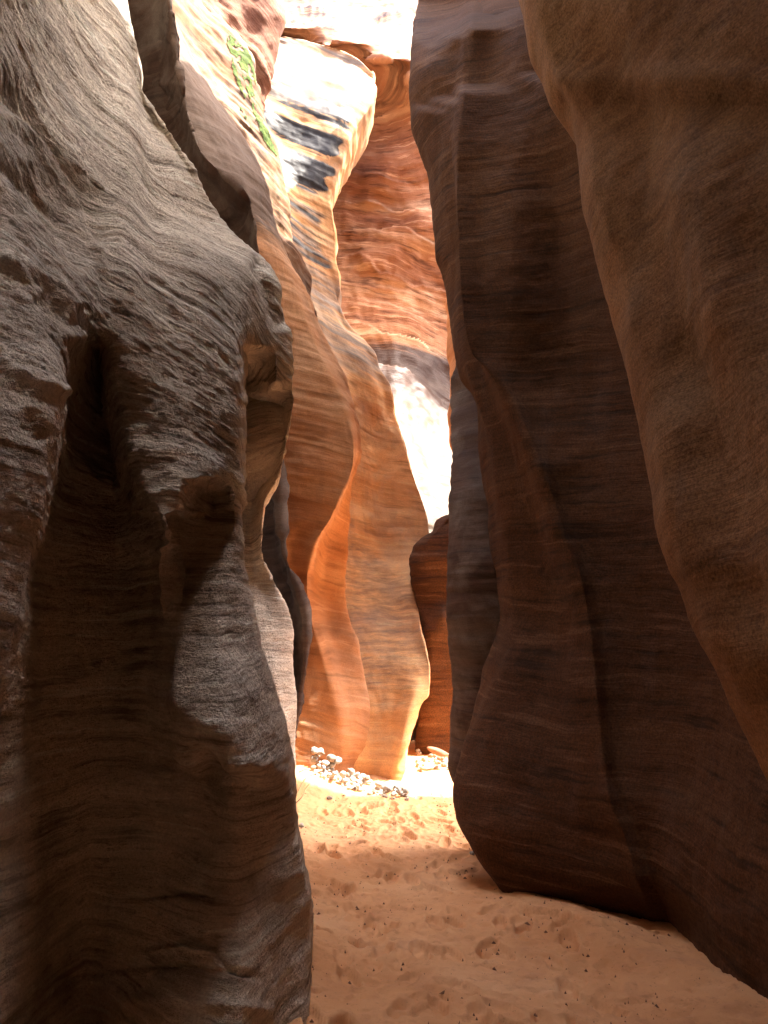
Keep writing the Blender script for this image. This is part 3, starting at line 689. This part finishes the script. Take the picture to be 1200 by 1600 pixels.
# ------------------------------------------------------------------ NEAREST RIGHT WALL
S0 = [(-300, 780, 4.5), (0, 820, 4.3), (40, 828, 4.28), (90, 845, 4.25), (130, 860, 4.2), (160, 880, 4.2), (190, 900, 4.15), (220, 910, 4.1), (280, 915, 4.05), (330, 930, 4.0), (395, 948, 3.95), (490, 970, 3.85), (575, 995, 3.75), (650, 1007, 3.65),
      (740, 1020, 3.57), (800, 1031, 3.5), (865, 1050, 3.42), (930, 1080, 3.35), (990, 1100, 3.28), (1040, 1130, 3.2), (1090, 1160, 3.15), (1155, 1196, 3.08), (1220, 1230, 3.0), (1300, 1270, 2.95), (1500, 1340, 2.85), (1720, 1400, 2.8)]
w_ribs = [S0, shift(S0, 14, -0.14), shift(S0, 40, -0.26),
          [(v, u + 100 + 0.02 * v + 12 * math.sin(v * 0.011), Y - 0.5) for v, u, Y in S0],
          [(v, u + 150 + 0.02 * v + 18 * math.sin(v * 0.009 + 1), Y - 0.78) for v, u, Y in S0],
          [(v, u + 290, Y - 1.15) for v, u, Y in S0],
          [(v, u + 520, Y - 1.75) for v, u, Y in S0]]
o, *_ = loft('rock_wall', w_ribs, pre=[(0.05, 0.25, 0), (0.5, 0.35, 0), (3, 0.2, 0), (8, 0, 0)], post=[lambda P: np.stack([0.1 - 0.10 * np.maximum(P[:, 2] - 2.5, 0), P[:, 2] * 0 - 1.0, P[:, 2] * 0], -1), lambda P: np.stack([0.2 - 0.25 * np.maximum(P[:, 2] - 2.5, 0), P[:, 2] * 0 - 1.5, P[:, 2] * 0], -1), (0.3, -2, 0), (2.0, -3.0, 0), (6, -3, 0), (10, 4, 0)], ztop=16, lean=(lambda q, dz: -0.22 * np.minimum(dz, 1.8) + np.maximum(dz - 1.8, 0) * (0.24 - 0.45 * sstep(3.6, 2.4, q[:, 1])), 0.0), cap=(9, 0),
             disp=rough_disp(0.12, 0.55, 0.8, 4, 40.0), mat=M['tan'], hfun=lambda G: G[..., 2] + 0.12 * G[..., 1], ds=3.2)
tag(o, 'smooth tan-brown sandstone wall nearest on the right, its edge sloping down to the corner', 'rock wall', 'sandstone masses of the slot canyon')

# ------------------------------------------------------------------ SAND FLOOR
gx = np.concatenate([np.linspace(-9, -1.6, 20), np.arange(-1.55, 2.6, 0.014), np.linspace(2.65, 9, 16)])
gy = np.concatenate([np.linspace(-14, 3.0, 30), np.arange(3.05, 8, 0.016), np.arange(8.0, 13.2, 0.03), np.linspace(13.4, 20, 10)])
X, Y = np.meshgrid(gx, gy, indexing='ij')
P2 = np.stack([X, Y, X * 0], -1)


def ground_z(X, Y):
    P2 = np.stack([X, Y, X * 0], -1)
    Z = 0.08 * np.maximum(Y - 6, 0) + 0.05 * fbm(P2 * 0.5, 2) * 0.6
    Z = Z + 0.20 * np.exp(-(((X + 0.95) / 0.5) ** 2 + ((Y - 9.0) / 0.7) ** 2))
    for (ax, ay, bx, by, w, h) in ((0.92, 5.85, 1.25, 5.1, 0.22, 0.05), (1.25, 5.0, 2.2, 3.3, 0.22, 0.04), (-0.42, 3.2, -0.5, 4.6, 0.16, 0.05), (-0.5, 4.6, -1.0, 8.6, 0.25, 0.08)):
        t = np.clip(((X - ax) * (bx - ax) + (Y - ay) * (by - ay)) / ((bx - ax) ** 2 + (by - ay) ** 2), 0, 1)
        d2 = (X - ax - t * (bx - ax)) ** 2 + (Y - ay - t * (by - ay)) ** 2
        Z = Z + h * np.exp(-d2 / w ** 2)
    return Z


Z = ground_z(X, Y) + 0.012 * fbm(P2 * 2.2, 3)
n1 = fbm(P2 * 6.5 + 3, 3)
Z = Z - 0.014 * sstep(0.15, 0.7, n1) + 0.005 * sstep(0.05, 0.16, n1) * sstep(0.3, 0.2, n1)
for _ in range(190):                                    # footprints pressed in the sand
    fx, fy = random.uniform(-0.6, 1.1), random.uniform(3.2, 8.8)
    a = random.gauss(0, 0.5); L, W = random.uniform(0.11, 0.15), random.uniform(0.04, 0.055)
    ca, sa = math.cos(a), math.sin(a)
    m = (np.abs(X - fx) < 0.25) & (np.abs(Y - fy) < 0.25)
    dx, dy = X[m] - fx, Y[m] - fy
    r = np.sqrt(((dx * ca + dy * sa) / W) ** 2 + ((-dx * sa + dy * ca) / L) ** 2)
    Z[m] += random.uniform(0.5, 1.5) * (-0.024 * sstep(1.05, 0.8, r) + 0.008 * np.exp(-((r - 1.2) / 0.18) ** 2))
Z += 0.006 * fbm(P2 * 18, 3)
Z -= 0.008 * sstep(0.35, 0.8, fbm(P2 * np.array([13, 9, 1]) + 9, 2))
V = np.stack([X, Y, Z], -1)
ii = np.arange(X.size).reshape(X.shape)
fc = np.stack([ii[:-1, :-1], ii[1:, :-1], ii[1:, 1:], ii[:-1, 1:]], -1).reshape(-1, 4)

N = NT('orange_sand')
n1 = N.noise(N.pos, 1.3, 4)
col = N.ramp(n1, [(0.3, (0.62, 0.30, 0.135)), (0.55, (0.73, 0.39, 0.19)), (0.75, (0.78, 0.46, 0.25))])
n2 = N.fit(N.noise(N.pos, 9.0, 4, 0.7), 0.56, 0.72)
col = N.mix(N.math('MULTIPLY', n2, 0.55), col, (0.40, 0.18, 0.085))
n4 = N.fit(N.noise(N.pos, 3.2, 5, 0.7, 0.5), 0.50, 0.68)
col = N.mix(N.math('MULTIPLY', n4, 0.35), col, (0.48, 0.235, 0.135))
n3 = N.fit(N.noise(N.pos, 60.0, 3, 0.7), 0.62, 0.72)
col = N.mix(N.math('MULTIPLY', n3, 0.45), col, (0.24, 0.12, 0.07))
N.link(col, N.b.inputs['Base Color']); N.b.inputs['Roughness'].default_value = 0.95; N.b.inputs['Specular IOR Level'].default_value = 0.15
bp = N.n.new('ShaderNodeBump'); bp.inputs['Strength'].default_value = 0.5; bp.inputs['Distance'].default_value = 0.012
N.link(N.noise(N.pos, 45, 5, 0.7), bp.inputs['Height']); N.link(bp.outputs[0], N.b.inputs['Normal'])
o = mesh_obj('sandy_ground', V.reshape(-1, 3), fc, N.m)
tag(o, 'orange sand floor of the slot canyon, trampled and scuffed', 'ground', kind='structure')


def gz(x, y):
    return float(ground_z(np.array([x]), np.array([y]))[0])


# ------------------------------------------------------------------ PEBBLE HEAPS
def stone_mat(name, c):
    N = NT(name)
    n = N.noise(N.pos, 9, 4)
    N.link(N.ramp(n, [(0.3, tuple(k * 0.75 for k in c)), (0.7, c)]), N.b.inputs['Base Color']); N.b.inputs['Roughness'].default_value = 0.85
    bp = N.n.new('ShaderNodeBump'); bp.inputs['Strength'].default_value = 0.4; bp.inputs['Distance'].default_value = 0.01
    N.link(N.noise(N.pos, 60, 3), bp.inputs['Height']); N.link(bp.outputs[0], N.b.inputs['Normal'])
    return N.m


MW, MT, MR, MG = stone_mat('white_stone', (0.40, 0.365, 0.32)), stone_mat('tan_stone', (0.30, 0.21, 0.14)), stone_mat('red_stone', (0.27, 0.12, 0.06)), stone_mat('grey_stone', (0.30, 0.26, 0.23))
import bmesh


def stone_mesh(seed):
    bm = bmesh.new(); bmesh.ops.create_icosphere(bm, subdivisions=3, radius=1.0)
    r = np.random.default_rng(seed)
    s = np.array([r.uniform(0.8, 1.15), r.uniform(0.7, 1.0), r.uniform(0.55, 0.8)])
    vv = np.array([v.co[:] for v in bm.verts])
    for _ in range(9):                                  # worn flat facets
        n = r.normal(size=3); n /= np.linalg.norm(n); d = r.uniform(0.72, 0.95)
        k = vv @ n
        vv = vv - np.maximum(k - d, 0)[:, None] * n * 0.85
    vv = vv * (1 + 0.10 * fbm(vv * 1.2 + seed * 3.1, 3))[:, None] * s
    for v, c in zip(bm.verts, vv): v.co = c
    me = bpy.data.meshes.new('stone'); bm.to_mesh(me); bm.free()
    me.polygons.foreach_set('use_smooth', np.ones(len(me.polygons), bool))
    return me


meshes = {}
for kind, mt in (('white', MW), ('tan', MT), ('red', MR), ('grey', MG)):
    meshes[kind] = []
    for k in range(6):
        me = stone_mesh(k + hash(kind[0]) % 1 + 10 * 'wtrg'.index(kind[0])); me.materials.append(mt); meshes[kind].append(me)


def stone(x, y, z, r, kind, label, group, sx=1.0):
    o = bpy.data.objects.new('stone', random.choice(meshes[kind])); COL.objects.link(o)
    o.location = (x, y, z); o.scale = (r * sx, r, r)
    o.rotation_euler = (random.uniform(-0.4, 0.4), random.uniform(-0.4, 0.4), random.uniform(-3, 3) if sx == 1.0 else random.uniform(-0.3, 0.3))
    tag(o, label, 'stone', group)
    return o


def ground_at(u, v):
    """where the view line through a photo pixel meets the sand"""
    Yv = 9.0
    for _ in range(30):
        p = at(u, v, Yv)
        Yv += (p[2] - gz(p[0], Yv)) / 0.17
        Yv = min(max(Yv, 2.5), 13)
    p = at(u, v, Yv)
    return p[0], Yv


WHITE = ('sunlit whitish stone in the rubble heap at the foot of the orange fin', 'stones of the left rubble heap')
line = [(488, 1212), (505, 1216), (528, 1224), (552, 1232), (580, 1240), (610, 1246), (640, 1248)]
lu = [p[0] for p in line]
placed = []
for k in range(170):
    u = 486 + 155 * random.random() ** 1.25
    f = (u - 486) / 155
    vb = float(np.interp(u, lu, [p[1] for p in line])) + random.uniform(-4, 5)
    x, y = ground_at(u, vb)
    y += random.uniform(0.0, 0.45) * (1 - 0.6 * f)
    r = random.choice([0.014, 0.018, 0.022, 0.028, 0.034, 0.04, 0.05, 0.06]) * (1 - 0.25 * f)
    hz = gz(x, y) + r * 0.35
    for (px, py, pz, pr) in placed:
        d = math.hypot(px - x, py - y)
        if d < (pr + r) * 0.8: hz = max(hz, pz + (pr + r) * 0.55 * math.sqrt(max(0.05, 1 - (d / (pr + r)) ** 2)))
    hz = min(hz, gz(x, y) + 0.20 * (1 - 0.75 * f))
    placed.append((x, y, hz, r))
    stone(x, y, hz, r, 'white' if random.random() < 0.85 else 'tan', *WHITE) if random.random() < 2 else None
for ob in [o for o in COL.objects if o.get('group') == WHITE[1]]:
    if ob.data in meshes['tan']: ob['label'] = 'tan stone among the whitish stones of the rubble heap under the orange fin'
placed = []
for k in range(46):
    u = random.uniform(652, 704); vb = random.uniform(1176, 1212)
    x, y = ground_at(u, vb)
    y = y + random.uniform(0, 0.25)
    r = random.choice([0.02, 0.03, 0.04, 0.05])
    hz = gz(x, y) + r * 0.4
    for (px, py, pz, pr) in placed:
        d = math.hypot(px - x, py - y)
        if d < (pr + r) * 0.8: hz = max(hz, pz + (pr + r) * 0.55 * math.sqrt(max(0.05, 1 - (d / (pr + r)) ** 2)))
    hz = min(hz, gz(x, y) + 0.30)
    placed.append((x, y, hz, r))
    kd = random.choice(['white', 'white', 'tan', 'tan'])
    stone(x, y, hz, r, kd, {'white': 'pale stone in the heap beyond the pillar, in the gap beside the dark fin', 'tan': 'tan stone in the heap beyond the pillar, in the gap beside the dark fin'}[kd], 'stones of the right rubble heap')
x, y = ground_at(684, 1200); stone(x, y - 0.1, gz(x, y) + 0.2, 0.075, 'red', 'reddish oblong stone, largest of the heap beyond the pillar', None, 1.9)
x, y = ground_at(738, 1336); stone(x, y, gz(x, y) + 0.012, 0.022, 'white', 'small pale pebble on sand beside the dark right buttress', None)
x, y = ground_at(471, 1292); stone(x, y, gz(x, y) + 0.012, 0.026, 'white', 'small pale pebble on sand beside the left wall', None)
x, y = ground_at(515, 1254); stone(x, y, gz(x, y) + 0.012, 0.03, 'white', 'lone pale stone on sand just in front of the left rubble heap', None)

# dry twigs lying at the foot of the left wall
N = NT('dry_twig'); N.b.inputs['Base Color'].default_value = (0.10, 0.055, 0.03, 1); N.b.inputs['Roughness'].default_value = 0.9
for (u0, v0, u1, v1, lab) in ((462, 1252, 492, 1241, 'thin dark twig on sand at the left wall foot, longest of three'), (460, 1262, 484, 1250, 'thin dark twig on sand at the left wall foot, nearest of three'),
                              (466, 1244, 484, 1236, 'thin dark twig on sand at the left wall foot, farthest and shortest of three')):
    (xa, ya), (xb, yb) = ground_at(u0, v0), ground_at(u1, v1)
    vv, ff = [], []
    for k in range(9):
        t = k / 8
        xx = xa + (xb - xa) * t + 0.012 * math.sin(t * 7 + v0); yy = ya + (yb - ya) * t + 0.02 * math.sin(t * 5 + u0)
        zz = gz(xx, yy) + 0.016 + 0.012 * math.sin(t * 4); rr = 0.007 * (1 - 0.6 * t)
        for i in range(6):
            a = i * math.pi / 3
            vv.append((xx, yy + rr * math.cos(a), zz + rr * math.sin(a)))
        if k: ff += [(6 * k - 6 + i, 6 * k - 6 + (i + 1) % 6, 6 * k + (i + 1) % 6, 6 * k + i) for i in range(6)]
    tag(mesh_obj('twig', vv, ff, N.m), lab, 'twig', 'twigs at the wall foot')

# loose clods and flakes scattered over the sand: far too many to count
bmv, bmf = [], []
for k in range(1200):
    if k % 6 == 0: cxy = (random.uniform(-0.9, 1.6), random.uniform(3.2, 9.0))
    xx, yy = cxy[0] + random.gauss(0, 0.11), cxy[1] + random.gauss(0, 0.14)
    s = random.uniform(0.002, 0.006) * (1 if random.random() < 0.95 else 1.8)
    zz = gz(xx, yy) + 0.004
    ang = random.uniform(0, 6.28); el = random.uniform(0.8, 3.2)
    b = len(bmv)
    for i in range(6):
        a = ang + i * math.pi / 3
        ex, ey = math.cos(a - ang) * el * s, math.sin(a - ang) * s
        bmv.append((xx + ex * math.cos(ang) - ey * math.sin(ang), yy + ex * math.sin(ang) + ey * math.cos(ang), zz - 0.012))
    bmv.append((xx, yy, zz + s * random.uniform(0.1, 0.6)))
    for i in range(6): bmf.append((b + i, b + (i + 1) % 6, b + 6))
N = NT('sand_clod'); N.b.inputs['Base Color'].default_value = (0.17, 0.075, 0.04, 1); N.b.inputs['Roughness'].default_value = 0.95
o = mesh_obj('sand_clods', bmv, bmf, N.m, True)
tag(o, 'small brown clods and flakes scattered over the orange sand', 'clods', kind='stuff')

# ------------------------------------------------------------------ light
SUN = np.array([0.45, -0.05, 0.89]); SUN /= np.linalg.norm(SUN)
el = math.asin(SUN[2]); az = math.atan2(SUN[0], SUN[1])
W = bpy.data.worlds.new('World'); S.world = W; W.use_nodes = True
nt = W.node_tree; bg = nt.nodes['Background']
sky = nt.nodes.new('ShaderNodeTexSky'); sky.sky_type = 'NISHITA'; sky.sun_disc = False
sky.dust_density = 5.0; sky.ozone_density = 0.2; sky.sun_elevation = el; sky.sun_rotation = az
nt.links.new(sky.outputs[0], bg.inputs[0]); bg.inputs[1].default_value = 0.15
sl = bpy.data.lights.new('sun', 'SUN'); sl.energy = 2.5; sl.angle = math.radians(0.5); sl.color = (1.0, 0.95, 0.87)
so = bpy.data.objects.new('sun', sl); COL.objects.link(so)
from mathutils import Vector
so.rotation_euler = Vector(SUN).to_track_quat('Z', 'Y').to_euler()

cd = bpy.data.cameras.new('camera'); co = bpy.data.objects.new('camera', cd); COL.objects.link(co)
co.location = (0, 0, CZ); co.rotation_euler = (math.radians(90) + PITCH, 0, 0)
cd.sensor_fit = 'VERTICAL'; cd.sensor_height = 24; cd.lens = 24 * F / 1600.0
cd.clip_start = 0.05; cd.clip_end = 500
S.camera = co
S.render.resolution_x, S.render.resolution_y = 768, 1024
S.view_settings.view_transform = 'Standard'; S.view_settings.look = 'None'
S.view_settings.exposure = 3.6; S.view_settings.gamma = 1.0
S.cycles.max_bounces = 14; S.cycles.diffuse_bounces = 10; S.cycles.use_denoising = True
S.cycles.sample_clamp_indirect = 8.0
